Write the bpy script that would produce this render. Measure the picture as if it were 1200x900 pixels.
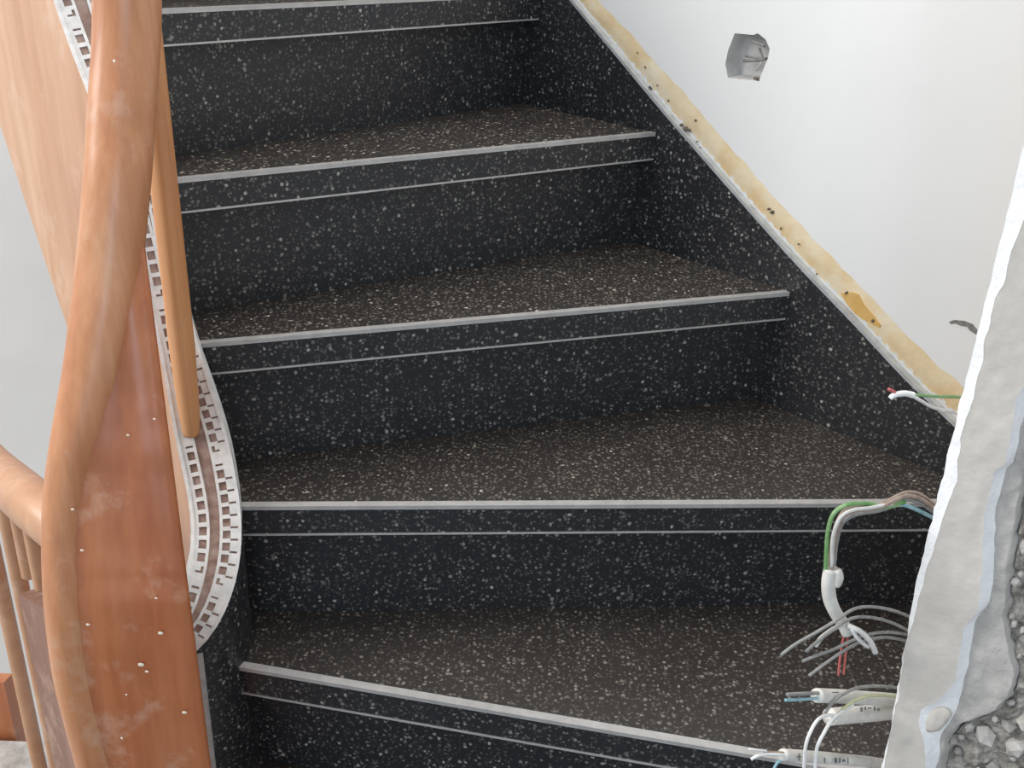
import bpy, bmesh, math, random
from mathutils import Vector, noise
for o in list(bpy.data.objects): bpy.data.objects.remove(o)
SC = bpy.context.scene
COL = SC.collection

# ------------------------------------------------------------ camera
FPX, PITCH, ROLL = 1194.2, 0.43537, 0.03835
cp, sp = math.cos(PITCH), math.sin(PITCH)
FW = Vector((0, cp, -sp)); R0 = Vector((1, 0, 0)); U0 = Vector((0, sp, cp))
RT = R0*math.cos(ROLL) + U0*math.sin(ROLL)
UP = -R0*math.sin(ROLL) + U0*math.cos(ROLL)
cd = bpy.data.cameras.new('camera'); cam = bpy.data.objects.new('camera', cd); COL.objects.link(cam)
from mathutils import Matrix
cam.matrix_world = Matrix(((RT.x, UP.x, -FW.x, 0), (RT.y, UP.y, -FW.y, 0), (RT.z, UP.z, -FW.z, 0), (0, 0, 0, 1)))
cd.sensor_width = 36; cd.lens = 36*FPX/1200; cd.clip_start = 0.02
SC.camera = cam

# ------------------------------------------------------------ world, lights, exposure
SC.view_settings.view_transform = 'Standard'; SC.view_settings.look = 'None'
SC.view_settings.gamma = 1; SC.view_settings.use_curve_mapping = False
SC.view_settings.exposure = 0.0
W = bpy.data.worlds.new('world'); SC.world = W; W.use_nodes = True
W.node_tree.nodes['Background'].inputs[0].default_value = (0.97, 0.985, 1.0, 1)
W.node_tree.nodes['Background'].inputs[1].default_value = 0.78
def area(name, loc, target, size, power, col, sy=None):
    l = bpy.data.lights.new(name, 'AREA'); l.energy = power; l.color = col; l.size = size
    if sy: l.shape = 'RECTANGLE'; l.size_y = sy
    o = bpy.data.objects.new(name, l); COL.objects.link(o); o.location = loc
    o.rotation_euler = (Vector(target)-Vector(loc)).to_track_quat('-Z', 'Y').to_euler()
    return o
area('stairwell_window_light', (-3.6, 0.7, 1.7), (0.0, 1.2, -0.5), 1.8, 150, (1.0, 0.975, 0.94))
area('skylight', (0.1, 1.6, 2.7), (0.1, 1.2, 0), 1.6, 52, (1.0, 0.955, 0.90))
area('landing_window_light', (-0.5, -2.3, 0.5), (0, 1.2, -0.6), 1.2, 24, (0.56, 0.78, 1.0), 1.5)

# ------------------------------------------------------------ helpers
def at(u, v, y):
    "point in the room at depth y on the line of sight measured in the photograph"
    w = FW + RT*((u-600)/FPX) - UP*((v-450)/FPX)
    return w*(y/w.y)
def on_plane(u, v, p0, n):
    w = FW + RT*((u-600)/FPX) - UP*((v-450)/FPX)
    return w*(Vector(p0).dot(n)/w.dot(n))

def ramp(nt, pos_cols, interp='LINEAR'):
    r = nt.nodes.new('ShaderNodeValToRGB'); r.color_ramp.interpolation = interp
    e = r.color_ramp.elements
    while len(e) < len(pos_cols): e.new(0.5)
    for i, (p, c) in enumerate(pos_cols):
        e[i].position = p; e[i].color = (c[0], c[1], c[2], 1)
    return r
def newmat(name, col=(.5, .5, .5), rough=.5, metal=0, spec=.5):
    m = bpy.data.materials.new(name); m.use_nodes = True
    b = m.node_tree.nodes['Principled BSDF']
    b.inputs['Base Color'].default_value = (*col, 1); b.inputs['Roughness'].default_value = rough
    b.inputs['Metallic'].default_value = metal; b.inputs['Specular IOR Level'].default_value = spec
    return m, m.node_tree, b
def coords(nt, scale=(1, 1, 1)):
    g = nt.nodes.new('ShaderNodeNewGeometry'); mp = nt.nodes.new('ShaderNodeMapping')
    mp.inputs['Scale'].default_value = scale
    nt.links.new(g.outputs['Position'], mp.inputs['Vector']); return mp.outputs[0]
def noise_n(nt, vec, scale, detail=3, rough=.55):
    n = nt.nodes.new('ShaderNodeTexNoise'); n.inputs['Scale'].default_value = scale
    n.inputs['Detail'].default_value = detail; n.inputs['Roughness'].default_value = rough
    nt.links.new(vec, n.inputs['Vector']); return n.outputs['Fac']
def mixc(nt, fac, a, b, mode='MIX'):
    m = nt.nodes.new('ShaderNodeMix'); m.data_type = 'RGBA'; m.blend_type = mode
    for s, v in ((m.inputs[0], fac), (m.inputs[6], a), (m.inputs[7], b)):
        if isinstance(v, (int, float)): s.default_value = v
        elif isinstance(v, tuple): s.default_value = (*v, 1)
        else: nt.links.new(v, s)
    return m.outputs[2]
def math_n(nt, op, a, b=None):
    m = nt.nodes.new('ShaderNodeMath'); m.operation = op
    for s, v in zip(m.inputs, (a, b)):
        if v is None: continue
        if isinstance(v, (int, float)): s.default_value = v
        else: nt.links.new(v, s)
    return m.outputs[0]
def bump(nt, b, h, strength, dist):
    n = nt.nodes.new('ShaderNodeBump'); n.inputs['Strength'].default_value = strength
    n.inputs['Distance'].default_value = dist
    nt.links.new(h, n.inputs['Height']); nt.links.new(n.outputs[0], b.inputs['Normal'])

def speckle_mat(name, base, rough, tint=(1, 1, 1)):
    m, nt, b = newmat(name, base, rough, spec=.5)
    v0 = coords(nt)
    nz = nt.nodes.new('ShaderNodeTexNoise'); nz.inputs['Scale'].default_value = 160
    nt.links.new(v0, nz.inputs['Vector'])
    sc_ = nt.nodes.new('ShaderNodeVectorMath'); sc_.operation = 'SCALE'; sc_.inputs['Scale'].default_value = .004
    nt.links.new(nz.outputs['Color'], sc_.inputs[0])
    ad = nt.nodes.new('ShaderNodeVectorMath'); ad.operation = 'ADD'
    nt.links.new(v0, ad.inputs[0]); nt.links.new(sc_.outputs[0], ad.inputs[1])
    mp_ = lambda c: tuple(a*b for a, b in zip(c, tint))
    col = base
    for scale, thr, soft, cols in ((230, .12, .22, [(0, (.045, .045, .046)), (.5, (.085, .082, .078)), (.85, (.15, .145, .135)), (1, (.23, .22, .205))]),
                                   (165, .55, .18, [(0, (.06, .06, .058)), (.5, (.14, .135, .127)), (.85, (.24, .232, .215)), (1, (.42, .41, .385))])):
        vo = nt.nodes.new('ShaderNodeTexVoronoi'); vo.inputs['Scale'].default_value = scale
        nt.links.new(ad.outputs[0], vo.inputs['Vector'])
        sep = nt.nodes.new('ShaderNodeSeparateColor'); nt.links.new(vo.outputs['Color'], sep.inputs[0])
        on = math_n(nt, 'GREATER_THAN', sep.outputs[0], thr)
        rad = math_n(nt, 'MULTIPLY_ADD', sep.outputs[1], .22); rad.node.inputs[2].default_value = .28
        ins = math_n(nt, 'SUBTRACT', rad, vo.outputs['Distance'])
        ins = math_n(nt, 'MULTIPLY', ins, 1/soft); ins.node.use_clamp = True
        fac = math_n(nt, 'MULTIPLY', on, ins)
        cr = ramp(nt, [(p, mp_(c)) for p, c in cols]); nt.links.new(sep.outputs[2], cr.inputs[0])
        col = mixc(nt, fac, col, cr.outputs[0])
    nt.links.new(col, b.inputs['Base Color'])
    rn = noise_n(nt, v0, 9, 4)
    rr = math_n(nt, 'MULTIPLY_ADD', rn, .22); rr.node.inputs[2].default_value = rough-.1
    nt.links.new(rr, b.inputs['Roughness'])
    bump(nt, b, noise_n(nt, v0, 500, 2), .12, .0006)
    return m
def wood_mat(name, c1, c2, c3, rough=.42, scale=(34, 34, 2.2), wear=.5):
    m, nt, b = newmat(name, c1, rough)
    v = coords(nt, scale)
    n1 = noise_n(nt, v, 1.0, 5, .6)
    r = ramp(nt, [(.30, c1), (.52, c2), (.72, c3)]); nt.links.new(n1, r.inputs[0])
    v2 = coords(nt, (scale[0]*5, scale[1]*5, scale[2]*2.5))
    n2 = noise_n(nt, v2, 1.0, 3)
    r2 = ramp(nt, [(.36, (.90, .87, .85)), (.6, (1, 1, 1))]); nt.links.new(n2, r2.inputs[0])
    col = mixc(nt, 1.0, r.outputs[0], r2.outputs[0], 'MULTIPLY')
    # pale rubbed wear and paint specks
    n3 = noise_n(nt, coords(nt), 14, 5, .7)
    r3 = ramp(nt, [(.56, (0, 0, 0)), (.72, (wear, wear, wear))]); nt.links.new(n3, r3.inputs[0])
    col = mixc(nt, r3.outputs[0], col, (.62, .43, .32))
    vo = nt.nodes.new('ShaderNodeTexVoronoi'); vo.inputs['Scale'].default_value = 48
    nt.links.new(coords(nt, (1, 1, .8)), vo.inputs['Vector'])
    sep = nt.nodes.new('ShaderNodeSeparateColor'); nt.links.new(vo.outputs['Color'], sep.inputs[0])
    on = math_n(nt, 'GREATER_THAN', sep.outputs[0], .90)
    rad = math_n(nt, 'MULTIPLY', sep.outputs[1], .11)
    ins = math_n(nt, 'LESS_THAN', vo.outputs['Distance'], rad)
    col = mixc(nt, math_n(nt, 'MULTIPLY', on, ins), col, (.78, .72, .64))
    nt.links.new(col, b.inputs['Base Color'])
    bump(nt, b, n2, .15, .001)
    return m
def mottled(name, pcs, scale, rough=.8, bs=.3, bd=.002, bscale=None, metal=0, detail=5):
    m, nt, b = newmat(name, pcs[0][1], rough, metal)
    v = coords(nt); n = noise_n(nt, v, scale, detail, .6)
    r = ramp(nt, pcs); nt.links.new(n, r.inputs[0]); nt.links.new(r.outputs[0], b.inputs['Base Color'])
    bump(nt, b, noise_n(nt, v, bscale or scale*3, 4), bs, bd)
    return m

M = {}
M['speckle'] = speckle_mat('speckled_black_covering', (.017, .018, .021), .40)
M['tread'] = speckle_mat('warm_reflection_speckled_covering', (.032, .0275, .025), .40, (1.60, 1.45, 1.32))  # warm light reflected by the treads is put into base and fleck colours
M['alu'] = mottled('brushed_aluminium', [(.35, (.46, .45, .44)), (.65, (.55, .54, .53))], 60, .4, .1, .0003, metal=.35)
M['alu_dull'] = mottled('dull_aluminium', [(.35, (.44, .46, .47)), (.65, (.58, .60, .61))], 60, .45, .1, .0003, metal=.3)
M['trim_white'] = mottled('pale_metal_trim', [(.35, (.66, .66, .65)), (.62, (.80, .80, .79))], 90, .42, .15, .0004, metal=.15)
M['wood'] = wood_mat('varnished_orange_pine', (.38, .125, .050), (.455, .165, .070), (.52, .215, .10), .38, scale=(22, 22, 1.6), wear=.35)
M['newel'] = wood_mat('varnished_orange_pine_newel', (.35, .105, .040), (.41, .140, .056), (.47, .18, .080), .34, scale=(22, 22, 1.6), wear=.45)
M['rail_top'] = wood_mat('worn_pale_orange_rail', (.44, .175, .078), (.52, .235, .112), (.60, .31, .17), .34, scale=(26, 26, 2.0), wear=.5)
M['paint_fleck'] = newmat('paint_fleck', (.78, .70, .58), .6)[0]
M['wood_rail'] = wood_mat('worn_orange_pine', (.40, .20, .105), (.47, .255, .145), (.54, .32, .20), .34, scale=(9, 9, 9), wear=.6)
M['wood_bal'] = wood_mat('orange_baluster_pine', (.50, .22, .09), (.62, .30, .13), (.68, .38, .19), .36, wear=.25)
M['wood_pale'] = wood_mat('pale_stringer_pine', (.46, .245, .14), (.52, .30, .18), (.58, .36, .23), .34, scale=(12, 12, 2.5), wear=.7)
M['wood_top'] = mottled('bare_stringer_top_with_glue', [(.3, (.20, .125, .10)), (.5, (.30, .20, .165)), (.75, (.42, .33, .29))], 70, .7)
M['wood_dark'] = wood_mat('red_brown_stringer_pine', (.17, .085, .06), (.22, .115, .085), (.28, .155, .12), .5)
M['wall'] = mottled('white_painted_plaster', [(.3, (.81, .81, .80)), (.7, (.84, .84, .83))], 3, .85, .25, .0015, 45)
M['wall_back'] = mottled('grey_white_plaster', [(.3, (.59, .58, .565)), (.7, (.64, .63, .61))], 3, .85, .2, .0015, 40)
M['mortar'] = mottled('grey_mortar', [(.3, (.36, .345, .33)), (.5, (.45, .43, .405)), (.7, (.53, .505, .475))], 40, .9, .5, .003, 160)
M['hole'] = mottled('recess_mortar', [(.3, (.46, .455, .44)), (.7, (.62, .61, .59))], 50, .9, .4, .002)
M['hole_dark'] = mottled('dark_recess', [(.3, (.14, .135, .12)), (.7, (.30, .29, .27))], 200, .9)
M['plaster'] = mottled('beige_grey_finish_plaster', [(.3, (.49, .455, .415)), (.55, (.56, .525, .48)), (.75, (.63, .59, .545))], 26, .85, .5, .0015, 120)
M['gypsum'] = mottled('white_broken_gypsum', [(.3, (.78, .785, .80)), (.7, (.88, .885, .89))], 60, .8, .5, .002, 200)
M['rubble'] = mottled('rough_concrete', [(.3, (.12, .11, .095)), (.5, (.28, .262, .235)), (.7, (.47, .44, .40))], 90, .95, .9, .004, 220)
M['stone'] = mottled('aggregate_stone', [(.3, (.32, .31, .29)), (.7, (.54, .52, .485))], 60, .85, .5, .002, 200)
M['stone_dark'] = mottled('dark_aggregate_stone', [(.3, (.16, .155, .15)), (.7, (.32, .31, .29))], 60, .85, .5, .002, 200)
M['glue'] = mottled('yellow_glue_residue', [(.28, (.78, .70, .55)), (.47, (.77, .64, .43)), (.66, (.70, .50, .26)), (.8, (.78, .73, .64))], 16, .75, .5, .002, 90)
M['ochre'] = mottled('ochre_glue_lump', [(.3, (.62, .36, .10)), (.7, (.72, .48, .18))], 60, .7)
M['debris'] = mottled('dark_crumbs', [(.3, (.08, .065, .05)), (.7, (.2, .16, .12))], 200, .9)
M['sheath'] = mottled('dusty_white_cable_sheath', [(.3, (.56, .545, .51)), (.7, (.74, .725, .68))], 60, .6, .2, .0006)
M['w_grey'] = mottled('grey_insulation', [(.3, (.17, .175, .17)), (.7, (.31, .305, .29))], 90, .55)
M['w_pale'] = mottled('dusty_pale_insulation', [(.3, (.50, .49, .47)), (.7, (.70, .69, .66))], 90, .55)
M['w_brown'] = mottled('dusty_brown_insulation', [(.3, (.22, .155, .12)), (.7, (.38, .30, .25))], 90, .55)
M['w_blue'] = mottled('blue_insulation', [(.3, (.16, .36, .44)), (.7, (.34, .52, .56))], 90, .5)
M['w_green'] = mottled('green_insulation', [(.3, (.07, .24, .05)), (.7, (.26, .38, .20))], 90, .5)
M['w_yellow'] = mottled('yellow_green_insulation', [(.3, (.42, .44, .24)), (.7, (.58, .58, .38))], 90, .5)
M['w_red'] = mottled('red_insulation', [(.3, (.42, .09, .08)), (.7, (.58, .16, .14))], 90, .5)
M['w_white'] = mottled('white_insulation', [(.3, (.72, .72, .71)), (.7, (.84, .84, .83))], 90, .5)
M['w_black'] = mottled('dark_print', [(.3, (.10, .10, .10)), (.7, (.22, .22, .21))], 90, .6)
M['dust'] = mottled('dusty_tread', [(.3, (.28, .26, .24)), (.5, (.45, .43, .41)), (.7, (.58, .57, .55))], 30, .9, .5, .003)

def mesh(name, vs, fs, mat, smooth=False):
    me = bpy.data.meshes.new(name); me.from_pydata([tuple(v) for v in vs], [], fs); me.update()
    bm = bmesh.new(); bm.from_mesh(me); bmesh.ops.recalc_face_normals(bm, faces=bm.faces); bm.to_mesh(me); bm.free()
    if smooth: me.polygons.foreach_set('use_smooth', [True]*len(me.polygons))
    me.materials.append(M[mat]); return me
def link(name, me, parent=None, loc=None):
    o = bpy.data.objects.new(name, me); COL.objects.link(o)
    if loc is not None: o.location = loc
    if parent is not None:
        o.parent = parent
        r = parent
        off = Vector((0, 0, 0))
        while r is not None: off += r.location; r = r.parent
        o.location = Vector(o.location) - off
    return o
def obj(name, vs, fs, mat, parent=None, smooth=False):
    """world coordinate vertices -> object whose origin is its parent's base"""
    return link(name, mesh(name, vs, fs, mat, smooth), parent)
def thing(name, label, cat, loc, group=None):
    o = bpy.data.objects.new(name, None); COL.objects.link(o); o.location = loc
    o['label'] = label; o['category'] = cat
    if group: o['group'] = group
    return o
def tag(o, label, cat, group=None):
    o['label'] = label; o['category'] = cat
    if group: o['group'] = group
    return o
def prism(poly, z0, z1):
    n = len(poly); zb = z0 if callable(z0) else (lambda p: z0); zt = z1 if callable(z1) else (lambda p: z1)
    vs = [(p[0], p[1], zb(p)) for p in poly]+[(p[0], p[1], zt(p)) for p in poly]
    fs = [list(range(n))[::-1], list(range(n, 2*n))]+[[i, (i+1) % n, n+(i+1) % n, n+i] for i in range(n)]
    return vs, fs
def spline(pts, n):
    out = []; P = [Vector(p) for p in pts]; m = len(P)-1
    for k in range(n+1):
        t = k/n*m; i = min(int(t), m-1); f = t-i
        a, b, c, d = P[max(i-1, 0)], P[i], P[i+1], P[min(i+2, m)]
        out.append(.5*((2*b)+(c-a)*f+(2*a-5*b+4*c-d)*f*f+(-a+3*b-3*c+d)*f**3))
    return out
def tube(pts, r, seg=10, n=None, cap=True):
    P = spline(pts, n) if n else [Vector(p) for p in pts]
    rr = r if callable(r) else (lambda t: r)
    vs = []; fs = []; prev = None
    for i, p in enumerate(P):
        T = (P[min(i+1, len(P)-1)]-P[max(i-1, 0)]).normalized()
        if prev is None: X = T.orthogonal().normalized()
        else: X = (prev-T*prev.dot(T)).normalized()
        prev = X; Y = T.cross(X); q = rr(i/(len(P)-1))
        vs += [p+X*q*math.cos(2*math.pi*k/seg)+Y*q*math.sin(2*math.pi*k/seg) for k in range(seg)]
    for i in range(len(P)-1):
        for k in range(seg):
            a = i*seg+k; b = i*seg+(k+1) % seg; fs.append([a, b, b+seg, a+seg])
    if cap: fs += [list(range(seg))[::-1], list(range(len(vs)-seg, len(vs)))]
    return vs, fs
def sweep_quad(P, w, h, up=Vector((0, 0, 1)), side=None):
    """bar of width w (sideways) and height h (up) along P, top on the line"""
    vs = []; fs = []
    for i, p in enumerate(P):
        T = (P[min(i+1, len(P)-1)]-P[max(i-1, 0)]).normalized()
        S = side if side is not None else T.cross(up).normalized()
        N = S.cross(T).normalized()
        vs += [p-S*w/2, p+S*w/2, p+S*w/2-N*h, p-S*w/2-N*h]
    m = len(P)
    for i in range(m-1):
        for k in range(4):
            a = i*4+k; b = i*4+(k+1) % 4; fs.append([a, b, b+4, a+4])
    fs += [[3, 2, 1, 0], [4*m-4, 4*m-3, 4*m-2, 4*m-1]]
    return vs, fs
def merge(*parts):
    vs = []; fs = []
    for v, f in parts:
        k = len(vs); vs += list(v); fs += [[i+k for i in q] for q in f]
    return vs, fs

# ------------------------------------------------------------ measured plan of the stair
H = .175; CAMZ = .643
WA = Vector((.3832, 1.3416, 0)); WD = Vector((-.68907, .72470, 0)); WN = Vector((-.72470, -.68907, 0))   # wall line, direction uphill, normal into the stair
def wallpt(t, z, off=0): p = WA+WD*t+WN*off; return Vector((p.x, p.y, z))
def zk(k): return (k-1)*H-CAMZ
def hit_wall(a, d): s = (WA-a).dot(WN)/d.dot(WN); return a+d*s
NOSE = {}
raw = {0: ((-.306, .941), (.505, .791)), 1: ((-.311, 1.014), (.549, 1.084)), 2: ((-.357, 1.084), (.383, 1.342)),
       3: ((-.388, 1.151), (.198, 1.531)), 4: ((-.417, 1.228), (.022, 1.721))}
for k, (a, b) in raw.items():
    A = Vector((*a, 0)); d = (Vector((*b, 0))-A).normalized(); NOSE[k] = (A, d, hit_wall(A, d))
for k, a, ang in ((5, (-.445, 1.305), 62), (6, (-.49, 1.385), 76), (-1, (-.295, .85), -26)):
    A = Vector((*a, 0)); d = Vector((math.cos(math.radians(ang)), math.sin(math.radians(ang)), 0))
    NOSE[k] = (A, d, hit_wall(A, d) if k > 0 else A+d*.62)

# string (inner cheek) top edges, low to high
INN = [(-.400, .885, -.80), (-.365, .892, -.78), (-.3376, .9064, -.76), (-.3191, .9164, -.735), (-.3057, .949, -.70), (-.3049, .9854, -.655), (-.3155, 1.0151, -.605),
       (-.3294, 1.0361, -.55), (-.348, 1.0500, -.49), (-.3685, 1.0747, -.43), (-.3933, 1.1150, -.307), (-.4230, 1.1500, -.205), (-.4657, 1.2000, -.107), (-.512, 1.250, .04), (-.602, 1.343, .29), (-.702, 1.448, .56)]
OUT = [(-.400, .872, -.80), (-.385, .880, -.755), (-.3606, .9000, -.717), (-.350, .9165, -.69), (-.3519, .9624, -.665), (-.3616, .9963, -.63), (-.3799, 1.0278, -.57),
       (-.3942, 1.0500, -.48), (-.4205, 1.0855, -.355), (-.4381, 1.1050, -.285), (-.4630, 1.1250, -.215), (-.5156, 1.1808, -.107), (-.560, 1.230, .04), (-.650, 1.320, .29), (-.750, 1.425, .56)]
def by_z(pts, z):
    for a, b in zip(pts, pts[1:]):
        if z <= b[2] or b is pts[-1]:
            f = (z-a[2])/(b[2]-a[2]); return Vector((a[0]+(b[0]-a[0])*f, a[1]+(b[1]-a[1])*f, z))
si = spline(INN, 120); so_ = spline(OUT, 120)
def mono(L):
    out = [L[0]]
    for p in L[1:]:
        if p.z > out[-1].z+1e-5: out.append(p)
    return [tuple(p) for p in out]
si = mono(si); so_ = mono(so_)
ZS = [-.80+(.56+.80)*i/110 for i in range(111)]
IN = [by_z(si, z) for z in ZS]; OU = [by_z(so_, z) for z in ZS]
def smooth_path(L, it=4):
    for _ in range(it): L = [L[0]]+[(L[i-1]+L[i]*2+L[i+1])/4 for i in range(1, len(L)-1)]+[L[-1]]
    return L
IN = smooth_path(IN); OU = smooth_path(OU)
def hit_string(A, d):
    best = None
    for a, b in zip(IN, IN[1:]):
        e = b-a; den = d.x*e.y-d.y*e.x
        if abs(den) < 1e-9: continue
        w = a-A; s = (w.x*e.y-w.y*e.x)/den; u = (w.x*d.y-w.y*d.x)/den
        if -.02 <= u <= 1.02 and (best is None or abs(s) < abs(best)): best = s
    return best if best is not None and abs(best) < .2 else -.03
LEFT = {k: NOSE[k][0]+NOSE[k][1]*(hit_string(NOSE[k][0], NOSE[k][1])-.006) for k in NOSE}
def string_end(a, d): return a+d*(hit_string(a, d)-.006)
LEFT[0] = LEFT[0]-NOSE[0][1]*.012
T, B = .038, .031

# ------------------------------------------------------------ setting
def structure(o): o['kind'] = 'structure'; return o
# right wall with the socket hole cut through
holepx = [(861, 39), (883, 41), (888, 39), (897, 46), (902, 57), (900, 68), (895, 80), (889, 95), (868, 93), (853, 91), (850, 75), (853, 60)]
n3 = WN
hole = [on_plane(u, v, WA-WN*.01, n3) for u, v in holepx]
ht = [((p-WA).dot(WD), p.z) for p in hole]
cx, cz = sum(t for t, z in ht)/12, sum(z for t, z in ht)/12
ang = sorted(range(12), key=lambda i: math.atan2(ht[i][1]-cz, ht[i][0]-cx)); ht = [ht[i] for i in ang]
T0, T1, Z0, Z1 = -.62, 1.20, -1.4, 1.7
vs = []; fs = []
rect = []
for t, z in ht:      # radial projection on the wall's outline
    dx, dz = t-cx, z-cz
    s = min(((T1-cx) if dx > 0 else (T0-cx))/dx if abs(dx) > 1e-9 else 1e9, ((Z1-cz) if dz > 0 else (Z0-cz))/dz if abs(dz) > 1e-9 else 1e9)
    rect.append((cx+dx*s, cz+dz*s))
outer = []; corners = [(T0, Z0), (T1, Z0), (T1, Z1), (T0, Z1)]
allv = [wallpt(t, z, -.01) for t, z in ht]+[wallpt(t, z, -.01) for t, z in rect]+[wallpt(t, z, -.01) for t, z in corners]
for i in range(12):
    j = (i+1) % 12; a, b = rect[i], rect[j]; face = [i, j, 12+j]
    for ci, c in enumerate(corners):
        a0 = math.atan2(a[1]-cz, a[0]-cx); b0 = math.atan2(b[1]-cz, b[0]-cx); c0 = math.atan2(c[1]-cz, c[0]-cx)
        if b0 < a0: b0 += 2*math.pi
        if c0 < a0: c0 += 2*math.pi
        if a0 < c0 < b0: face.append((24+ci, -c0))
    ins = sorted([x for x in face if isinstance(x, tuple)], key=lambda x: x[1])
    fs.append([x for x in face if not isinstance(x, tuple)]+[x[0] for x in ins]+[12+i])
bk = [p-WN*.12 for p in allv[24:]]
k0 = len(allv); allv += bk
fs += [[k0, k0+1, k0+2, k0+3], [24, 25, k0+1, k0], [25, 26, k0+2, k0+1], [26, 27, k0+3, k0+2], [27, 24, k0, k0+3]]
wr = structure(obj('wall_right', allv, fs, 'wall'))
wr['label'] = 'white plastered stair wall on the right with an open socket hole'
# recess box
front = [wallpt(t, z, -.0102) for t, z in ht]; back = [wallpt(cx+(t-cx)*.90, cz+(z-cz)*.90, -.036) for t, z in ht]
vv = front+back; ff = [[i, (i+1) % 12, 12+(i+1) % 12, 12+i] for i in range(12)]+[list(range(12, 24))]
hb = obj('socket_recess', vv, ff, 'hole', wr); hb['label'] = 'grey mortared socket hole'
# little wire ends in the socket hole
def hp(u, v, off): return on_plane(u, v, WA+WN*off, WN)
for pts, r, mt in (([hp(874, 66, -.022), hp(884, 67.5, -.016), hp(895, 69, -.014), hp(898, 68, -.03)], .0013, 'w_grey'),
                   ([hp(872, 71.5, -.022), hp(884, 71, -.015), hp(895, 69.5, -.013), hp(899, 69, -.03)], .0019, 'w_grey'),
                   ([hp(881, 48, -.016), hp(888, 51, -.013), hp(896, 54, -.012)], .0022, 'w_grey'),
                   ([hp(887, 82, -.022), hp(891, 76, -.015), hp(894, 70, -.014)], .0016, 'w_pale'),
                   ([hp(890, 57, -.02), hp(892, 62, -.014), hp(894, 68, -.014)], .0015, 'w_grey')):
    obj('wire_end', *tube(pts, r, 6, 8), mt, wr, True)
obj('screw_plug', *tube([hp(884.5, 92.6, -.02), hp(890, 92.6, -.010)], .0025, 8), 'debris', wr, True)
# small chipped hole near the broken wall edge
c = [on_plane(u, v, WA-WN*.0095, WN) for u, v in [(1112, 377), (1118, 375), (1130, 376), (1140, 380), (1145, 386), (1144, 392), (1137, 388), (1133, 383), (1126, 382), (1120, 379), (1114, 380)]]
obj('chipped_hole', c+[p-WN*.006 for p in c], [list(range(11))]+[[i, (i+1) % 11, 11+(i+1) % 11, 11+i] for i in range(11)], 'hole_dark', wr)
# back wall closing the stairwell, floor of the landing
E1 = wallpt(1.16, 0, -.01)
vs, fs = prism([(E1.x+.05, E1.y), (E1.x+.05, E1.y+.12), (-4.2, E1.y+.12), (-4.2, E1.y)], -2.7, 1.7)
structure(obj('wall_back', vs, fs, 'wall_back'))
vs, fs = prism([(-.42, .62), (.55, .50), (1.2, .3), (1.2, -1.6), (-1.2, -1.6), (-1.2, .3), (-.62, .5)], -1.25, -1.168)
structure(obj('floor', vs, fs, 'speckle'))

# near broken wall: arris at P0, face running to the right and towards the viewer
P0 = Vector((.3400, .70, 0)); FD = Vector((.86, -.51, 0)).normalized(); FN = Vector((-.51, -.86, 0)).normalized()
def fpt(a, z, off=0): p = P0+FD*a+FN*off; return Vector((p.x, p.y, z))
def face_az(u, v): q = on_plane(u, v, P0, FN); return ((q-P0).dot(FD), q.z)
ZN = [-1.10+i*.006 for i in range(234)]
def line_of(px, jit, seed):
    L = sorted([face_az(u, v) for u, v in px], key=lambda q: q[1])
    def f(z):
        if z <= L[0][1]: b = L[0][0]+(z-L[0][1])*(-.03)
        elif z >= L[-1][1]: b = L[-1][0]+(z-L[-1][1])*.12
        else:
            for p, q in zip(L, L[1:]):
                if p[1] <= z <= q[1]: b = p[0]+(q[0]-p[0])*(z-p[1])/max(q[1]-p[1], 1e-6); break
        return b+jit*(noise.noise((z*60, seed, 0))+.6*noise.noise((z*170, seed, 3)))
    return f
arris = lambda z: .0085*min(1, max(0, (-.50-z)/.16))+.0018*(noise.noise((z*50, 1, 0))+.5*noise.noise((z*160, 2, 0)))
e1 = line_of([(1200, 330), (1183, 300), (1178, 330), (1166, 350), (1150, 425), (1140, 470), (1126, 510), (1122, 560), (1104, 610), (1092, 650), (1082, 680), (1070, 730), (1062, 755), (1055, 800), (1046, 850), (1038, 890)][1:], .0016, 7)
e2 = line_of([(1205, 440), (1190, 470), (1186, 500), (1178, 545), (1166, 550), (1153, 605), (1150, 675), (1146, 715), (1130, 735), (1125, 765), (1118, 800), (1098, 822), (1078, 832), (1077, 850), (1083, 872), (1085, 900)], .0012, 17)
e2b = line_of([(1216, 440), (1202, 470), (1196, 500), (1188, 545), (1178, 552), (1164, 605), (1163, 675), (1158, 712), (1140, 736), (1135, 770), (1126, 815), (1116, 845), (1100, 870), (1097, 900)], .0014, 27)
e3 = line_of([(1240, 440), (1215, 500), (1200, 540), (1188, 600), (1183, 650), (1176, 700), (1172, 730), (1180, 775), (1187, 800), (1178, 825), (1160, 845), (1125, 856), (1104, 874), (1102, 900)], .003, 37)
def strip(name, fa, oa, fb, ob, mat, parent, cols=1, rough=0, seed=0):
    vs = []; fs = []
    for i, z in enumerate(ZN):
        a, b = fa(z), max(fb(z), fa(z)+.0008)
        for c in range(cols+1):
            t = c/cols; o_ = oa+(ob-oa)*t; aa = a+(b-a)*t
            if rough and 0 < c < cols: o_ += rough*noise.noise((aa*90, z*90, seed))
            vs.append(fpt(aa, z, o_))
    m = cols+1
    for i in range(len(ZN)-1):
        for c in range(cols): q = i*m+c; fs.append([q, q+1, q+1+m, q+m])
    return obj(name, vs, fs, mat, parent, True)
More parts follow.
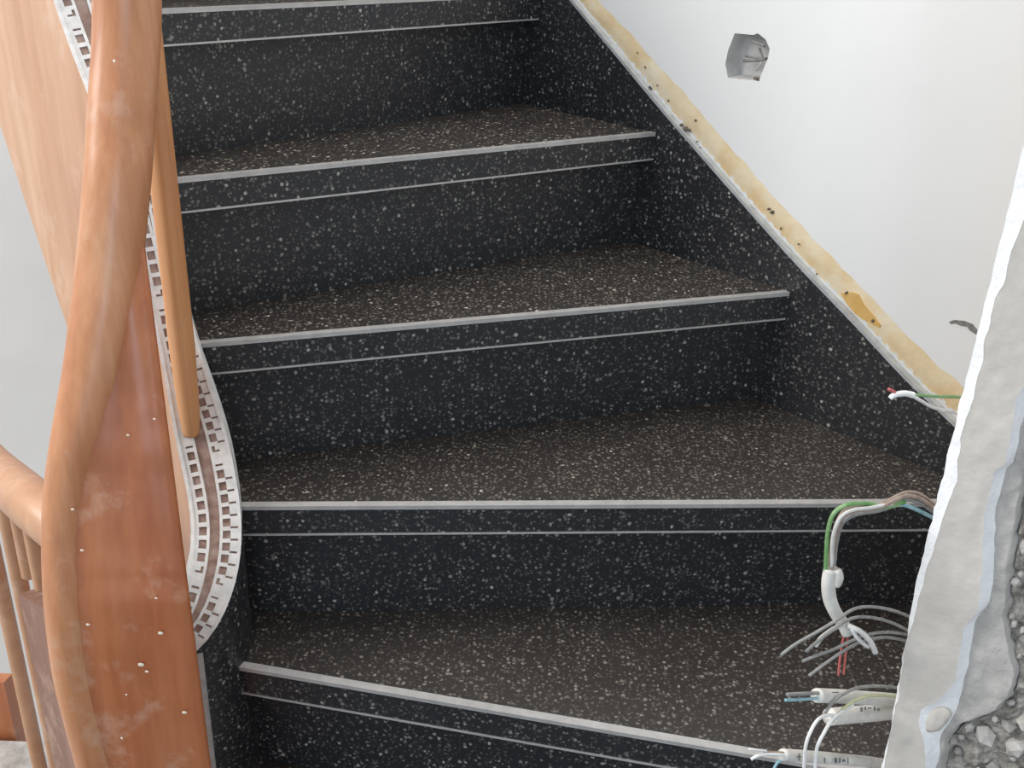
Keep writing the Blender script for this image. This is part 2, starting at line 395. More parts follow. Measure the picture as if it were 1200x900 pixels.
# solid core of the wall
vs, fs = prism([tuple(fpt(.014, 0, -.022))[:2], tuple(fpt(.75, 0, -.022))[:2], tuple(fpt(.75, 0, -.082))[:2], tuple(fpt(.030, 0, -.082))[:2]], -1.168, .32)
wf = structure(obj('wall_front', vs, fs, 'mortar'))
wf['label'] = 'broken plastered wall end in the near right corner showing rubble core'
strip('return_face', lambda z: .016+arris(z), -.082, lambda z: arris(z)-.0, -.004, 'gypsum', wf)
# strip() keeps fb>fa, so build the return face explicitly
o = wf.children[-1]; bpy.data.objects.remove(o)
vs = []; fs = []
for z in ZN: vs += [fpt(.029, z, -.082), fpt(arris(z), z, -.003)]
for i in range(len(ZN)-1): fs.append([2*i, 2*i+1, 2*i+3, 2*i+2])
obj('return_face', vs, fs, 'gypsum', wf)
strip('white_arris', arris, -.003, e1, .0002, 'gypsum', wf, 3, .0006, 2)
strip('finish_plaster', e1, 0, e2, 0, 'plaster', wf, 12, .0010, 5)
strip('broken_plaster_edge', e2, 0, e2b, -.009, 'gypsum', wf, 4, .002, 6)
strip('mortar_coat', e2b, -.009, e3, -.011, 'mortar', wf, 8, .004, 8)
strip('mortar_broken_edge', e3, -.011, lambda z: e3(z)+.005, -.020, 'mortar', wf, 2, .002, 9)
# rough concrete
vs = []; fs = []; NA = 70
for i, z in enumerate(ZN):
    a0 = e3(z)+.004
    for c in range(NA+1):
        a = a0+(.50-a0)*(c/NA)**1.6
        d = noise.noise((a*70, z*70, 1))*.006+noise.noise((a*190, z*190, 4))*.004
        vs.append(fpt(a, z, -.0175+d))
for i in range(len(ZN)-1):
    for c in range(NA): q = i*(NA+1)+c; fs.append([q, q+1, q+NA+2, q+NA+1])
o = obj('rubble_core', vs, fs, 'rubble', wf); o['kind'] = 'stuff'
# aggregate stones set in it
random.seed(4); stones = []
for j in range(8):
    bm = bmesh.new(); bmesh.ops.create_icosphere(bm, subdivisions=1, radius=1)
    for v in bm.verts:
        v.co = Vector((v.co.x*random.uniform(.8, 1.2), v.co.y*random.uniform(.6, 1), v.co.z*random.uniform(.7, 1.1)))*(1+.3*noise.noise(v.co*1.3+Vector((j*5, 0, 0))))
    me = bpy.data.meshes.new('stone'); bm.to_mesh(me); bm.free(); me.materials.append(M['stone' if j < 5 else 'stone_dark'])
    stones.append(me)
n = 0; tries = 0; placed = []
while n < 290 and tries < 6000:
    tries += 1
    z = random.uniform(-.84, -.30); a = e3(z)+.006+random.random()*.11
    r = random.choice([.0032, .004, .005, .0065, .008, .010])
    if any((a-x)**2+(z-y)**2 < (r+q)**2*.72 for x, y, q in placed): continue
    placed.append((a, z, r)); o = link('stone', random.choice(stones), wf, fpt(a, z, -.0165+random.uniform(-.002, .002)))
    o.scale = (r, r, r); o.rotation_euler = [random.uniform(0, 6) for _ in range(3)]; n += 1

# loose lump of plaster hanging at the broken edge
bm = bmesh.new(); bmesh.ops.create_icosphere(bm, subdivisions=3, radius=1)
for v in bm.verts: v.co = v.co*(1+.28*noise.noise(v.co*1.6)+.1*noise.noise(v.co*5)); v.co = Vector((v.co.x*.0085, v.co.y*.0045, v.co.z*.0150))
me = bpy.data.meshes.new('plaster_lump'); bm.to_mesh(me); bm.free(); me.materials.append(M['plaster'])
me.polygons.foreach_set('use_smooth', [True]*len(me.polygons))
aa, zz = face_az(1098, 846); link('plaster_lump', me, wf, fpt(aa, zz, -.004)).rotation_euler = (0, .35, -.53)

# ------------------------------------------------------------ staircase
st = thing('staircase', 'winding staircase covered in white-flecked black flooring with metal edges', 'staircase', (0, 1.1, -1.168))
for k in range(-1, 7):
    A, d, Rr = NOSE[k]; L = LEFT[k]; z = zk(k)
    Nn = Vector((-d.y, d.x, 0))      # uphill normal
    if k < 6:
        A2, d2, R2 = NOSE[k+1]; L2 = LEFT[k+1]; N2 = Vector((-d2.y, d2.x, 0))
        bl, br = string_end(A2+N2*B, d2), hit_wall(R2-d2*.3+N2*B, d2)
        if k == -1: br = R2+N2*B
    else: bl, br = L+Nn*.16, hit_wall(Rr-d*.3+Nn*.35, d)
    gl, gr = L+Nn*(B+.012), Rr+Nn*(B+.012)
    if k >= 0: gr = hit_wall(Rr-d*.3+Nn*(B+.012), d)
    # slab under the tread, flush nosing block in front
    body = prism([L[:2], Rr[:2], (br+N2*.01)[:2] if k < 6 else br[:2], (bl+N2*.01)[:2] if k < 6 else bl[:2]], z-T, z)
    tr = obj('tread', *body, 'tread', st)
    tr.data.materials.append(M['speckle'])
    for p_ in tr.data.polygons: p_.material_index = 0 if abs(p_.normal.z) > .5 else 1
    def bar(off, dz, w, h, trim=.004):
        a = L-Nn*off; b = Rr-Nn*off-d*trim
        P = [a, a+Nn*w, b+Nn*w, b]
        return prism([p[:2] for p in P], z-dz-h, z-dz)
    top = merge(bar(.0016, -.0012, .0105, .0052), bar(.0022, -.0016, .0035, .0012))
    obj('nosing_profile', *top, 'alu', tr)
    obj('lower_edge_trim', *bar(.0014, T-.0006, .006, .0022), 'alu', tr)
    # riser below this nosing
    ra, rb = string_end(A+Nn*B, d), gr if False else Rr+Nn*B
    if k >= 0: rb = hit_wall(Rr-d*.3+Nn*B, d)
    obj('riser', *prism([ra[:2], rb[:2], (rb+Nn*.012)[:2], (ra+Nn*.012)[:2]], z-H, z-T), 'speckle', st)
# speckled wall skirting with its metal edge profile
SK = [(-.60, -.735), (-.42, -.652), (-.2464, -.563), (-.181, -.5293), (-.0982, -.4800), (-.0029, -.4250), (.1161, -.3500), (.2515, -.2620), (.3658, -.1840), (.4594, -.120), (.62, -.005), (.85, .17), (1.1, .37)]
skl = spline([(t, 0, z) for t, z in SK], 60)
vs = []; fs = []
for p in skl: vs += [wallpt(p.x, p.z, 0), wallpt(p.x, p.z, -.0098), wallpt(p.x, -1.35, -.0098), wallpt(p.x, -1.35, 0)]
for i in range(len(skl)-1):
    for c in range(4): a = i*4+c; b = i*4+(c+1) % 4; fs.append([a, b, b+4, a+4])
fs += [[0, 1, 2, 3], [len(vs)-4+i for i in (3, 2, 1, 0)]]
sk = thing('skirting', 'sloping black flecked skirting along the white wall with metal top edge', 'skirting', wallpt(-.2, -.6, 0))
obj('panel', vs, fs, 'speckle', sk)
vs = []; fs = []
for p in skl:
    z = p.z
    vs += [wallpt(p.x, z-.0035, .0014), wallpt(p.x, z+.0018, .0014), wallpt(p.x, z+.0024, -.0092), wallpt(p.x, z-.003, -.0092)]
for i in range(len(skl)-1):
    for c in range(4): a = i*4+c; b = i*4+(c+1) % 4; fs.append([a, b, b+4, a+4])
fs += [[0, 1, 2, 3], [len(vs)-4+i for i in (3, 2, 1, 0)]]
obj('edge_profile', vs, fs, 'alu_dull', sk)
# perforated fixing flange on the wall above the profile: row of tabs with gaps
vs = []; fs = []; t = -.45
def skz(t):
    for a, b in zip(skl, skl[1:]):
        if a.x <= t <= b.x: return a.z+(b.z-a.z)*(t-a.x)/(b.x-a.x)
    return skl[-1].z
random.seed(9)
def box_t(t0, t1, zoff0, zoff1, o0, o1):
    k = len(vs)
    for t_, zo in ((t0, zoff0), (t1, zoff0), (t1, zoff1), (t0, zoff1)):
        vs.append(wallpt(t_, skz(t_)+zo, o0)); vs.append(wallpt(t_, skz(t_)+zo, o1))
    for q in ([0, 2, 4, 6], [7, 5, 3, 1], [0, 1, 3, 2], [2, 3, 5, 4], [4, 5, 7, 6], [6, 7, 1, 0]): fs.append([k+i for i in q])
box_t(-.45, 1.05, .002, .0045, -.0095, -.0088) if False else None
tt = -.45
while tt < 1.0:
    box_t(tt, tt+.0125, .002, .0055, -.0097, -.0086)
    if random.random() < .8: box_t(tt, tt+.006, .0055, .012, -.0097, -.0088)
    tt += .0125
obj('perforated_flange', vs, fs, 'trim_white', sk)
# glue residue on the wall above the skirting
vs = []; fs = []
N = 150
for i in range(N+1):
    t = -.40+1.05*i/N; zc = skz(t)
    w = .036+.005*noise.noise((t*7, 2, 0))+.004*noise.noise((t*40, 5, 0))
    w *= min(1, max(.3, (0.60-t)*4))
    for j in range(5):
        f = j/4; vs.append(wallpt(t-f*.004, zc+.004+w*f, -.0098+(.0022*math.sin(math.pi*min(1, f*.9+.1))+.0012*noise.noise((t*70, f*5, 1)))*(1 if 0 < j < 4 else 0)+.0001))
for i in range(N):
    for j in range(4): q = i*5+j; fs.append([q, q+1, q+6, q+5])
gl = tag(obj('glue_residue', vs, fs, 'glue', None, True), 'uneven band of dried yellow glue on the white wall above the skirting', 'glue')
gp = [on_plane(u, v, WA-WN*.0065, WN) for u, v in [(985, 344), (998, 342), (1006, 345), (1012, 357), (1022, 368), (1032, 381), (1030, 384), (1016, 377), (1002, 368), (993, 357)]]
obj('glue_lump', gp+[p-WN*.003 for p in gp], [list(range(10))]+[[i, (i+1) % 10, 10+(i+1) % 10, 10+i] for i in range(10)], 'ochre', gl)
# crumbs caught on the profile
def crumb(u, v, r, off, parent, mat='debris', sx=1.0):
    p = on_plane(u, v, WA+WN*off, WN)
    o = link('crumb', stones[int(u) % 8].copy(), parent, p); o.data.materials[0] = M[mat]
    o.scale = (r*sx, r, r*.7); o.rotation_euler = (u, v, .3*u); return o
for i, (u, v, r) in enumerate([(762, 103, .0034), (756, 79, .0022), (770, 100, .0018), (803, 151, .0055), (798, 147, .004), (808, 153, .0035), (820, 173, .0025), (905, 249, .004), (901, 245, .003), (915, 268, .002), (936, 286, .0022), (957, 321, .002), (992, 343, .003), (1023, 376, .003), (815, 141, .0025), (817, 166, .002), (783, 118, .0022), (747, 62, .0018)]):
    crumb(u, v, r, -.006, gl)

# ------------------------------------------------------------ wooden stringer
sg = thing('wooden_stringer', 'curved orange wooden stringer on the left of the dark steps', 'stringer', (-.36, .95, -1.168))
def zbot(i): return max(-1.168, ZS[i]-.70)
vs = []; n = len(ZS)
for i in range(n):
    a, b = IN[i], OU[i]
    vs += [a, b, Vector((b.x, b.y, zbot(i))), Vector((a.x, a.y, zbot(i)))]
fo = [[i*4+1, i*4+2, i*4+6, i*4+5] for i in range(n-1)]+[[i*4+2, i*4+3, i*4+7, i*4+6] for i in range(n-1)]+[[i*4+3, i*4, i*4+4, i*4+7] for i in range(n-1)]+[[0, 1, 2, 3], [4*n-4, 4*n-3, 4*n-2, 4*n-1]]
obj('board', vs, fo, 'wood_pale', sg, False)
ft = [[i*2, i*2+1, i*2+3, i*2+2] for i in range(n-1)]
obj('top_face', [p for i in range(n) for p in (IN[i], OU[i])], ft, 'wood_top', sg)
# flecked covering on the stair side
vs = []; fs = []
c0 = 2
for i in range(n):
    a, b = IN[i], OU[i]; T_ = IN[min(i+1, n-1)]-IN[max(i-1, 0)]; S = Vector((T_.y, -T_.x, 0)).normalized()
    q = a+S*.0025
    vs += [Vector((q.x, q.y, a.z+.0005)), Vector((q.x, q.y, -1.168 if a.z < -.35 else a.z-.75)), Vector((a.x, a.y, a.z+.0005))]
for i in range(n-1): fs += [[i*3, i*3+1, i*3+4, i*3+3], [i*3+2, i*3, i*3+3, i*3+5]]
obj('flecked_covering', vs, fs, 'speckle', sg)
# vertical grey edge strip beside the newel
gp0 = Vector((-.3395, .9040, 0))
obj('vertical_edge_strip', *prism([(gp0.x-.004, gp0.y-.004), (gp0.x+.004, gp0.y-.002), (gp0.x+.004, gp0.y+.006), (gp0.x-.004, gp0.y+.004)], -1.168, -.768), 'alu_dull', sg)

# perforated edge profiles lying on the stringer top
def resample(L, step):
    out = [L[0]]; acc = 0
    for a, b in zip(L, L[1:]):
        seg = (b-a).length; pos = 0
        while acc+seg-pos >= step:
            pos += step-acc; acc = 0; out.append(a+(b-a)*(pos/seg))
        acc += seg-pos
    return out
def nearest_on(L, p): return min(L, key=lambda q: (q-p).length_squared)
OUf = [OU[i]+(OU[i+1]-OU[i])*f/6 for i in range(n-1) for f in range(6)]
INf = [IN[i]+(IN[i+1]-IN[i])*f/6 for i in range(n-1) for f in range(6)]
def edge_trim(name, label, A, Bf, solid, hole_w, z_lo, z_hi, slit):
    base = resample([p for p in A if z_lo <= p.z <= z_hi], .0145/6)
    t = thing(name, label, 'edge trim', base[len(base)//2])
    S = []
    for i, p in enumerate(base):
        tt_ = (base[min(i+1, len(base)-1)]-base[max(i-1, 0)]).normalized()
        # in-surface sideways direction: towards the other edge, perpendicular to the run
        q = nearest_on(Bf, p); w = (q-p); w = w-tt_*w.dot(tt_)
        S.append(w.normalized())
    for _ in range(12): S = [S[0]]+[((S[i-1]+S[i]+S[i+1])/3).normalized() for i in range(1, len(S)-1)]+[S[-1]]
    NN = []
    for i, p in enumerate(base):
        tt_ = (base[min(i+1, len(base)-1)]-base[max(i-1, 0)]).normalized()
        nn = tt_.cross(S[i]); nn = nn if nn.z > 0 else -nn; NN.append(nn.normalized())
    def P(i, w, h): return base[i]+S[i]*w+NN[i]*h
    # rim: the raised solid edge
    vs = []; fs = []
    for i in range(len(base)): vs += [P(i, -.0022, .0036), P(i, .0016, .0036), P(i, .0016, -.001), P(i, -.0022, -.012)]
    for i in range(len(base)-1):
        for c in range(4): a = i*4+c; b = i*4+(c+1) % 4; fs.append([a, b, b+4, a+4])
    obj('rim', vs, fs, 'trim_white', t)
    # flange with square holes
    vs = []; fs = []
    def slab(i0, i1, w0, w1, h0=.0004, h1=.0019):
        k = len(vs)
        m = max(1, i1-i0)
        for i in range(i0, i1+1): vs.extend([P(i, w0, h1), P(i, w1, h1), P(i, w1, h0), P(i, w0, h0)])
        for s in range(m):
            for c in range(4): a = k+s*4+c; b = k+s*4+(c+1) % 4; fs.append([a, b, b+4, a+4])
        fs.append([k, k+1, k+2, k+3]); fs.append([k+m*4, k+m*4+1, k+m*4+2, k+m*4+3])
    wA = .0015; wS = solid; wH = wS+hole_w; wE = wH+.0032
    i = 0; cell = 0
    N_ = len(base)-1
    while i+6 <= N_:
        cell += 1
        closed = (cell % 11 in (5, 6))
        if slit and not closed:
            slab(i, i+1, wA, wS); slab(i+2, i+6, wA, wS)
            k = len(vs)
        else: slab(i, i+6, wA, wS)
        slab(i, i+2, wS, wH)
        if closed and cell % 11 == 5: slab(i+3, i+6, wS, wH)
        elif closed: slab(i+2, i+3, wS, wH); slab(i+4, i+6, wS, wH*.8)
        slab(i, i+6, wH, wE)
        i += 6
    obj('flange', vs, fs, 'trim_white', t)
    return t
edge_trim('edge_trim', 'white perforated metal edge trim curving beside the dark step ends', IN, OUf, .0100, .0085, -.765, .5, True)
edge_trim('edge_trim', 'white perforated metal edge trim on the outer edge of the wooden stringer', OU, INf, .0065, .0085, -.74, .5, False)

# ------------------------------------------------------------ wreathed handrail running down into the upright newel board
nh = thing('newel_handrail', 'thick twisting orange wooden handrail joined to a broad newel board, left foreground', 'handrail', (-.37, .80, -1.168))
# sight-line row, left edge, depth, then the rail's own size
RL = [(0, 110, .950), (130, 104, .920), (200, 100, .900), (300, 93, .880), (360, 86, .865), (430, 77, .850), (500, 65, .835), (560, 57, .825), (620, 54, .815), (700, 57, .800), (780, 67, .792), (850, 84, .787), (900, 97, .785)]
rail = []
for v, l, y in RL:
    a = at(l, v, y); wd = .0585 if v < 250 else .0560
    rail.append(Vector((a.x+wd/2, a.y, a.z)))
top = [Vector((rail[0].x+.012, rail[0].y+.03, .42)), Vector((rail[0].x+.008, rail[0].y+.022, .22)), Vector((rail[0].x+.004, rail[0].y+.012, .06))]
low = [Vector((rail[-1].x+.004, rail[-1].y, -.95)), Vector((rail[-1].x+.006, rail[-1].y, -1.168))]
rc_ = spline(top+rail+low, 150)
SEG = 32; vs = []; fs = []
for c in rc_:
    tp = max(0, min(1, (-.33-c.z)/.24)); tp = tp*tp*(3-2*tp); rx = .0285-.0070*tp
    for k in range(SEG):
        th = 2*math.pi*k/SEG; c_, s_ = math.cos(th), math.sin(th)
        x = math.copysign(abs(c_)**.88, c_)*rx-(.0285-rx); y = math.copysign(abs(s_)**.82, s_)*.027
        vs.append(Vector((c.x+x*.985+y*.17, c.y-x*.17+y*.985, c.z)))
for i in range(150):
    for k in range(SEG): a = i*SEG+k; b = i*SEG+(k+1) % SEG; fs.append([a, b, b+SEG, a+SEG])
fs += [list(range(SEG)), list(range(150*SEG, 151*SEG))]
rr_o = obj('rail', vs, fs, 'rail_top', nh, True); rr_o['label'] = 'rounded pale orange handrail'
zb = [at(168, v, y).z for v, l, y in RL]
def rail_at(z):
    return min(rc_, key=lambda c: abs(c.z-z))
vs = []; fs = []; NB = 90; z_top = -.255; SB = 26
for i in range(NB+1):
    z = z_top+(-1.168-z_top)*i/NB; c = rail_at(z); t = min(1, i/12)
    yf = c.y-.006-.0155*min(1, i/28); yb = yf+.050
    # right edge: plumb-ish line measured on the newel
    best = None
    lo, hi = 280, 1400
    for _ in range(40):
        m_ = (lo+hi)/2; q = at(165+(m_-290)*.1279, m_, yf)
        if q.z > z: lo = m_
        else: hi = m_
    xr = q.x if z > -.83 else vs_last
    if z > -.83: vs_last = xr
    xr = max(xr, c.x+.012)
    xb = xr*(yb/yf)+.001
    r_ = .006
    ring = []
    n_front = 14
    x0 = c.x-.004
    for k in range(n_front):
        f = k/(n_front-1); x = x0+(xr-r_-x0)*f
        ring.append((x, yf+.0045*(2*f-1)**2+.0012*math.sin(f*9+z*7)))
    ring += [(xr-.0015, yf+.005), (xr+.0002, yf+.010)]
    ring += [(xb-.001, yb-.004), (xb-.006, yb)]
    for k in range(1, 9): ring.append((xb-.006+(x0-xb+.006)*k/8, yb))
    ring = ring[:SB]
    vs += [Vector((x, y, z)) for x, y in ring]
for i in range(NB):
    for k in range(SB): a = i*SB+k; b = i*SB+(k+1) % SB; fs.append([a, b, b+SB, a+SB])
fs += [list(range(SB)), list(range(NB*SB, NB*SB+SB))]
bo = obj('upright_board', vs, fs, 'newel', nh, True); bo['label'] = 'reddish flat newel board with paint specks'
# chips of paint on the board
for u, v, r_ in ((188, 742, .0030), (165, 779, .0036), (172, 787, .0022), (216, 835, .0028), (103, 732, .0022), (150, 510, .0018), (181, 491, .0016), (96, 645, .0020), (148, 814, .0014), (183, 701, .0016), (85, 597, .0020)):
    yy = rail_at(at(u, v, .80).z).y-.0215 if u > 110 else rail_at(at(u, v, .80).z).y-.0265
    me_ = stones[2].copy(); me_.materials[0] = M['paint_fleck']
    o = link('pale_speck', me_, bo, at(u, v, yy)); o.scale = (r_*.8, .0008, r_*.85)

# upper baluster standing on the stringer
bp = Vector((-.3665, 1.034, -.560))
b_ = tag(obj('baluster', *tube([bp, bp+Vector((0, 0, .06)), bp+Vector((0, 0, .25)), bp+Vector((0, 0, .5)), bp+Vector((0, 0, .85))], lambda t: .0095+.0045*min(1, t*3.0), 20, 40), 'wood_bal', None, True),
         'round orange baluster standing on the stringer behind the thick handrail', 'baluster')

# lower flight: rail, balusters, stringer, dusty tread
rp = [at(100, 640, .83), at(50, 600, .885), at(20, 574, .96), at(-10, 548, 1.04), at(-60, 500, 1.16), at(-160, 420, 1.45), at(-300, 330, 2.0)]
tag(obj('lower_handrail', *tube(rp, .026, 24, 40), 'wood_rail', None, True), 'round wooden handrail of the lower flight at the left edge', 'handrail')
bl = [((8, 600), (62, 900), 1.02, 'pine baluster of the lower flight, the one nearest the left frame edge that reaches up to the rail'),
      ((25, 598), (78, 900), .975, 'pine baluster of the lower flight, middle one squeezed beside the newel'),
      ((45, 612), (95, 900), .935, 'pine baluster of the lower flight half hidden by the newel'),
      ((-17, 600), (36, 900), 1.09, 'pine baluster entering at the left frame edge below the rail')]
lowlab = ['second baluster from the left under the lower handrail', 'third baluster from the left, leaning close behind the newel', 'pine baluster half hidden by the thick newel, closest to it', 'leftmost pine baluster cut by the left frame edge under the handrail']
rail_c = spline(rp, 400)
for i_, ((t0, t1, y, _), lab) in enumerate(zip(bl, lowlab)):
    sh = (-5, -2, 0, -11)[i_]
    p = at(t0[0]+sh, t0[1], y)
    rc = min(rail_c, key=lambda c: (c.x-p.x)**2+(c.y-p.y)**2)
    p = Vector((rc.x, rc.y, rc.z-.012)); q = Vector((p.x, p.y, -1.22))
    if i_ in (1, 2): q.z = (-.722, -.705)[i_-1]
    tag(obj('baluster', *tube([p, p+(q-p)*.1, p+(q-p)*.5, p+(q-p)*.9, q], .0098, 16, 20), 'wood_rail', None, True), lab, 'baluster', 'balusters of the lower flight')
a, b = at(72, 700, .895), at(42, 700, .965); a.z = b.z = 0; sd = Vector((-.026, -.022, 0))
vs, fs = prism([(a+sd*.5)[:2], (b+sd*.5)[:2], (b-sd*.5)[:2], (a-sd*.5)[:2]], -1.45, lambda p: -.700 if p[0] > (a.x+b.x)/2 else -.735)
tag(obj('lower_stringer', vs, fs, 'wood_dark'), 'purple-brown wooden stringer of the lower flight behind the balusters', 'stringer')
zs_ = at(5, 868, 1.16).z
vs, fs = prism([(-.62, .50), (-.42, .70), (-.46, .86), (-.53, 1.0), (-.60, 1.16), (-1.3, 1.16), (-1.3, .5)], zs_-.04, zs_)
tag(obj('lower_step', vs, fs, 'dust'), 'plaster-dusted step of the lower flight in the bottom left corner', 'step')
c_, zt_ = at(11, 830, 1.17), at(5, 800, 1.17).z
vs, fs = prism([(-1.3, 1.17), (c_.x, 1.17), (c_.x+.004, 1.19), (-1.3, 1.19)], zs_-.3, zt_)
tag(obj('lower_skirt_board', vs, fs, 'wood'), 'red-brown board beside the dusty lower step in the bottom left corner', 'board')

rl = bpy.data.objects['lower_handrail']
for u, v, y, rr_, par in ((28, 579, .927, .0022, rl), (40, 586, .900, .0021, rl)):  # two small white dots on the lower rail
    o = link('pale_speck', stones[1].copy(), par, at(u, v, y-.026)); o.data.materials[0] = M['w_white']; o.scale = (rr_, rr_, rr_)
# ------------------------------------------------------------ electric cables
def cable(label, loc): return thing('electric_cable', label, 'cable', loc)
def wire(name, pts, r, mat, parent, lab=None, seg=8, n=30):
    o = obj(name, *tube(pts, r, seg, n), mat, parent, True)
    if lab: o['label'] = lab
    return o
def px(L): return [at(u, v, y) for u, v, y in L]
# 1: thin pair with white connector at the skirting
c1 = cable('thin green wire pair ending in a white connector against the skirting', at(1125, 466, .76))
wire('wire', px([(1135, 466, .79), (1118, 465, .76), (1095, 464.5, .74), (1070, 462.5, .72)]), .0013, 'w_green', c1, 'green wire')
wire('wire', px([(1135, 486, .79), (1118, 483, .76), (1095, 478, .74), (1078, 469, .72), (1068, 463, .72)]), .0014, 'w_pale', c1, 'pale grey wire')
wire('connector', px([(1070, 463, .72), (1060, 461, .718), (1048, 463, .715), (1043, 467, .714)]), lambda t: .0027-.0008*t, 'w_white', c1)
wire('connector', px([(1052, 463, .717), (1046, 458, .715), (1041, 456, .714)]), .0014, 'w_red', c1, 'red wire tip', 6, 8)
# 2: hanging cable with coloured wires arching out of the wall
c2 = cable('dangling white cable whose green, brown and blue wires arch over the step edge', at(970, 690, .70))
for k, (dx, dy, dd, r, mt, lab) in enumerate([(0, 0, 0, .0016, 'w_brown', 'brown wire'), (1, 5, -.004, .0018, 'w_brown', None), (2, 10, .003, .0020, 'w_grey', 'grey wire')]):
    wire('wire', px([(1112, 600+dy, .79+dd), (1094, 590+dy, .76+dd), (1078, 579+dy, .74+dd), (1062, 577+dy*.8, .725+dd), (1046, 584+dy*.7, .715+dd), (1030, 592+dy*.6, .71+dd), (1005, 594+dy*.8, .705+dd), (988+dx, 600+dy*.9, .70+dd), (979+dx*2, 618+dy*.3, .70+dd), (974+dx*2.2, 645, .70+dd), (972+dx*2, 676, .70+dd)]), r, mt, c2, lab)
wire('wire', px([(1112, 616, .79), (1092, 606, .76), (1074, 597, .74), (1060, 592, .735), (1048, 592, .73), (1030, 598, .722), (1005, 600, .714), (990, 608, .709), (980, 628, .706), (976, 650, .705), (974, 676, .704)]), .0018, 'w_blue', c2, 'light blue wire')
wire('wire', px([(1060, 588, .722), (1040, 594, .712), (1015, 590, .704), (992, 592, .698), (977, 602, .696), (970.5, 622, .696), (968.5, 648, .696), (967.5, 676, .697)]), .0019, 'w_green', c2, 'green wire')
wire('wire', px([(1046, 590, .712), (1020, 595, .702), (998, 598, .696), (984, 608, .692), (976, 630, .693), (975, 655, .695), (974, 674, .697)]), .0016, 'w_pale', c2, 'pale dusty wire')
wire('sheath', px([(974, 666, .697), (971, 682, .698), (972, 700, .70), (978, 716, .70), (988, 731, .70), (993, 742, .70)]), lambda t: .0060-.0008*t, 'sheath', c2, None, 14)
wire('sheath_knob', px([(981, 668, .694), (983, 676, .694), (980, 686, .695)]), lambda t: .0030+.001*math.sin(3*t), 'sheath', c2, None, 10, 8)
wire('wire', px([(990, 730, .695), (975, 738, .69), (962, 748, .688), (956, 757, .688)]), .0019, 'w_pale', c2, 'stripped pale wire end')
wire('wire', px([(993, 733, .695), (1008, 740, .69), (1020, 752, .688), (1026, 765, .688)]), .0024, 'w_pale', c2, 'stripped pale wire end')
wire('wire', px([(998, 737, .692), (1005, 748, .69), (1014, 756, .69), (1018, 758, .69)]), .0018, 'w_pale', c2)
wire('wire', px([(990, 740, .70), (987, 755, .70), (984, 775, .70), (982.5, 791, .70)]), .0011, 'w_red', c2, 'red wire')
wire('wire', px([(994, 740, .70), (992, 758, .70), (990, 775, .70), (988.5, 790, .70)]), .0011, 'w_red', c2, 'red wire')
# 3: upper pair of grey wires
for lab, L in (('grey wire sweeping left from the wall edge, topmost of the four', [(1085, 735, .77), (1066, 723, .74), (1045, 715, .72), (1020, 711, .70), (1000, 714, .69), (980, 727, .68), (955, 742, .675), (932, 755, .67), (915, 768, .668)]),
               ('grey wire sweeping left from the wall edge, second from the top', [(1082, 752, .77), (1062, 738, .74), (1040, 728, .72), (1015, 723, .70), (995, 726, .69), (970, 742, .68), (944, 764, .672)]),
               ('grey wire sweeping left from the wall edge, third from the top', [(1080, 747, .77), (1060, 743, .74), (1040, 741, .72), (1020, 743, .70), (1000, 750, .69), (975, 762, .68), (955, 769, .672), (940, 775, .67)]),
               ('grey wire sweeping left from the wall edge, lowest of the four', [(1078, 757, .77), (1058, 750, .74), (1035, 747, .72), (1010, 752, .70), (990, 762, .69), (968, 777, .68), (948, 792, .672)])):
    tag(wire('loose_wire', px(L), .0014, 'w_grey', None), lab, 'wire', 'grey wires sticking out of the wall')
# 4: sheathed cable with grey and blue wires
c4 = cable('horizontal white sheathed cable with blue and grey wire ends', at(955, 815, .70))
wire('sheath', px([(1075, 824, .80), (1045, 820, .77), (1015, 818, .735), (985, 816, .71), (957, 815, .69)]), .0062, 'sheath', c4, None, 18)
wire('wire', px([(962, 812, .692), (940, 813, .682), (922, 814, .675)]), .0017, 'w_grey', c4, 'grey wire')
wire('wire', px([(962, 818, .690), (940, 819.5, .68), (920, 820.5, .674)]), .0014, 'w_blue', c4, 'blue wire')
# 5: thicker white conduit below it
c5 = cable('thick white cable just below the one with blue wire ends', at(985, 835, .72))
wire('sheath', px([(1075, 834, .82), (1045, 834, .78), (1020, 836, .755), (995, 838, .735), (972, 840, .72)]), .0078, 'sheath', c5, None, 20)
random.seed(3)
def marks(parent, pts, r, seed):
    random.seed(seed); vs = []; fs = []
    for (u, v, y, w, h) in pts:
        q = at(u, v, y); k = len(vs)
        for du, dv in ((0, 0), (w, 0), (w, h), (0, h)): vs.append(at(u+du, v+dv, y)); vs.append(at(u+du, v+dv, y+.0008))
        for f in ([0, 2, 4, 6], [7, 5, 3, 1], [0, 1, 3, 2], [2, 3, 5, 4], [4, 5, 7, 6], [6, 7, 1, 0]): fs.append([k+i for i in f])
    o = obj('faded_print', vs, fs, 'w_black', parent); o['label'] = 'faded illegible grey print'; o['kind'] = 'stuff'
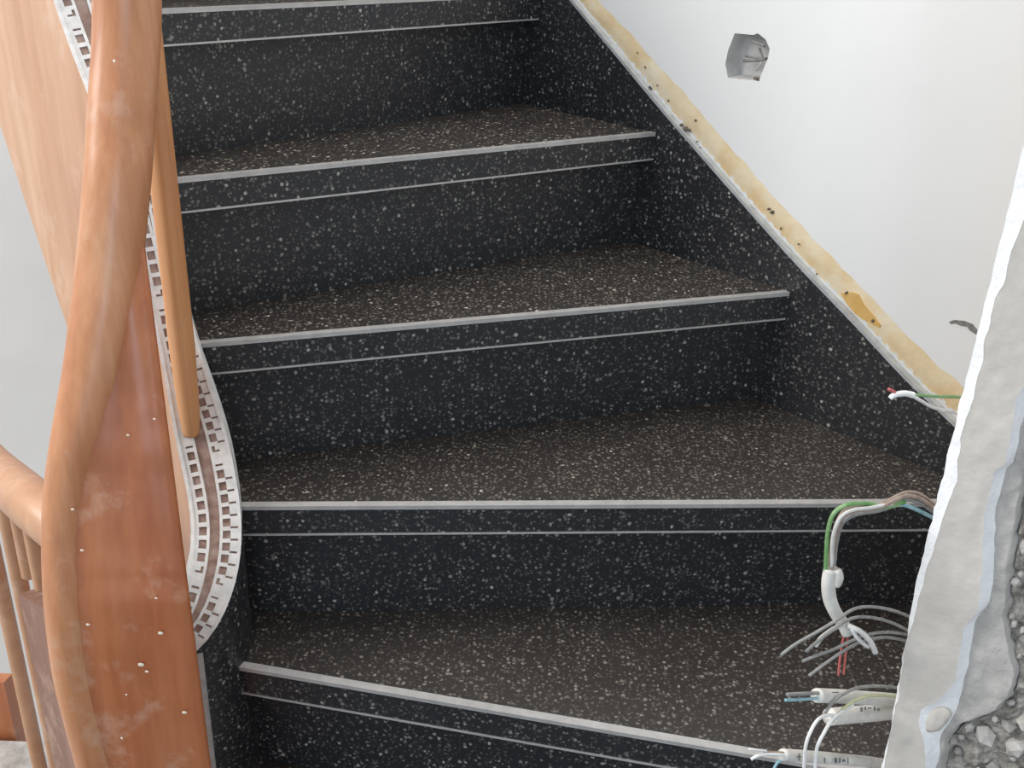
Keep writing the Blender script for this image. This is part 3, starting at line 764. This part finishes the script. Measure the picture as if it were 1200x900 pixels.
# 6: lowest sheathed cable
c6 = cable('lowest white printed cable with brown and white wire tips at the photo bottom', at(915, 886, .68))
wire('sheath', px([(1050, 898, .79), (1020, 893, .75), (990, 890, .72), (955, 887, .695), (917, 884.5, .672)]), .0052, 'sheath', c6, None, 16)
wire('wire', px([(922, 883, .674), (906, 882, .668), (896, 881, .665)]), .0015, 'w_brown', c6, 'brown wire')
wire('wire', px([(922, 885, .672), (905, 884, .665), (890, 885, .66), (880, 890, .658)]), .0014, 'w_white', c6, 'white wire')
wire('wire', px([(898, 880, .665), (888, 879, .66), (878, 878, .658)]), .0011, 'w_white', c6, 'white wire')
wire('wire', px([(922, 889, .674), (912, 893, .67), (906, 903, .668)]), .0013, 'w_blue', c6)
# 7: loops of thin wires
c7 = [('dark grey wire looping over the thick white cable', [(1075, 812, .78), (1050, 806, .75), (1025, 804, .725), (1002, 807, .705), (984, 816, .695), (972, 828, .688), (966, 838, .685)], .0015, 'w_grey'),
      ('yellow-green wire looping over the thick white cable', [(1075, 822, .77), (1048, 816, .74), (1022, 815, .718), (1002, 821, .70), (988, 831, .692), (975, 846, .684)], .0015, 'w_yellow'),
      ('thin white wire loop hanging in front of the lowest cable, left one', [(985, 842, .69), (972, 838, .682), (960, 842, .672), (951, 855, .664), (944, 875, .66), (942, 905, .66)], .0015, 'w_white'),
      ('thin white wire loop hanging in front of the lowest cable, right one', [(1000, 826, .70), (986, 834, .69), (974, 845, .678), (965, 860, .668), (957, 878, .662), (955, 905, .66)], .0016, 'w_white')]
for lab, L, r, mt in c7: tag(wire('loose_wire', px(L), r, mt, None), lab, 'wire')
marks(c5, [(1008, 829, .735, 3, 5), (1013, 828, .735, 2, 4), (1017, 829, .738, 4, 1.5), (1024, 828, .741, 2, 5), (1028, 830, .743, 3, 3)], 0, 1)
marks(c4, [(975, 811, .692, 8, 1), (986, 813, .697, 6, 1)], 0, 1)
marks(c6, [(934, 886, .673, 5, 1.6), (936, 883, .673, 1.6, 8), (966, 888, .693, 1.5, 6), (978, 888, .70, 3, 6), (983, 888, .703, 2, 6), (987, 890, .706, 4, 3), (993, 888, .709, 1.5, 7)], 0, 1)
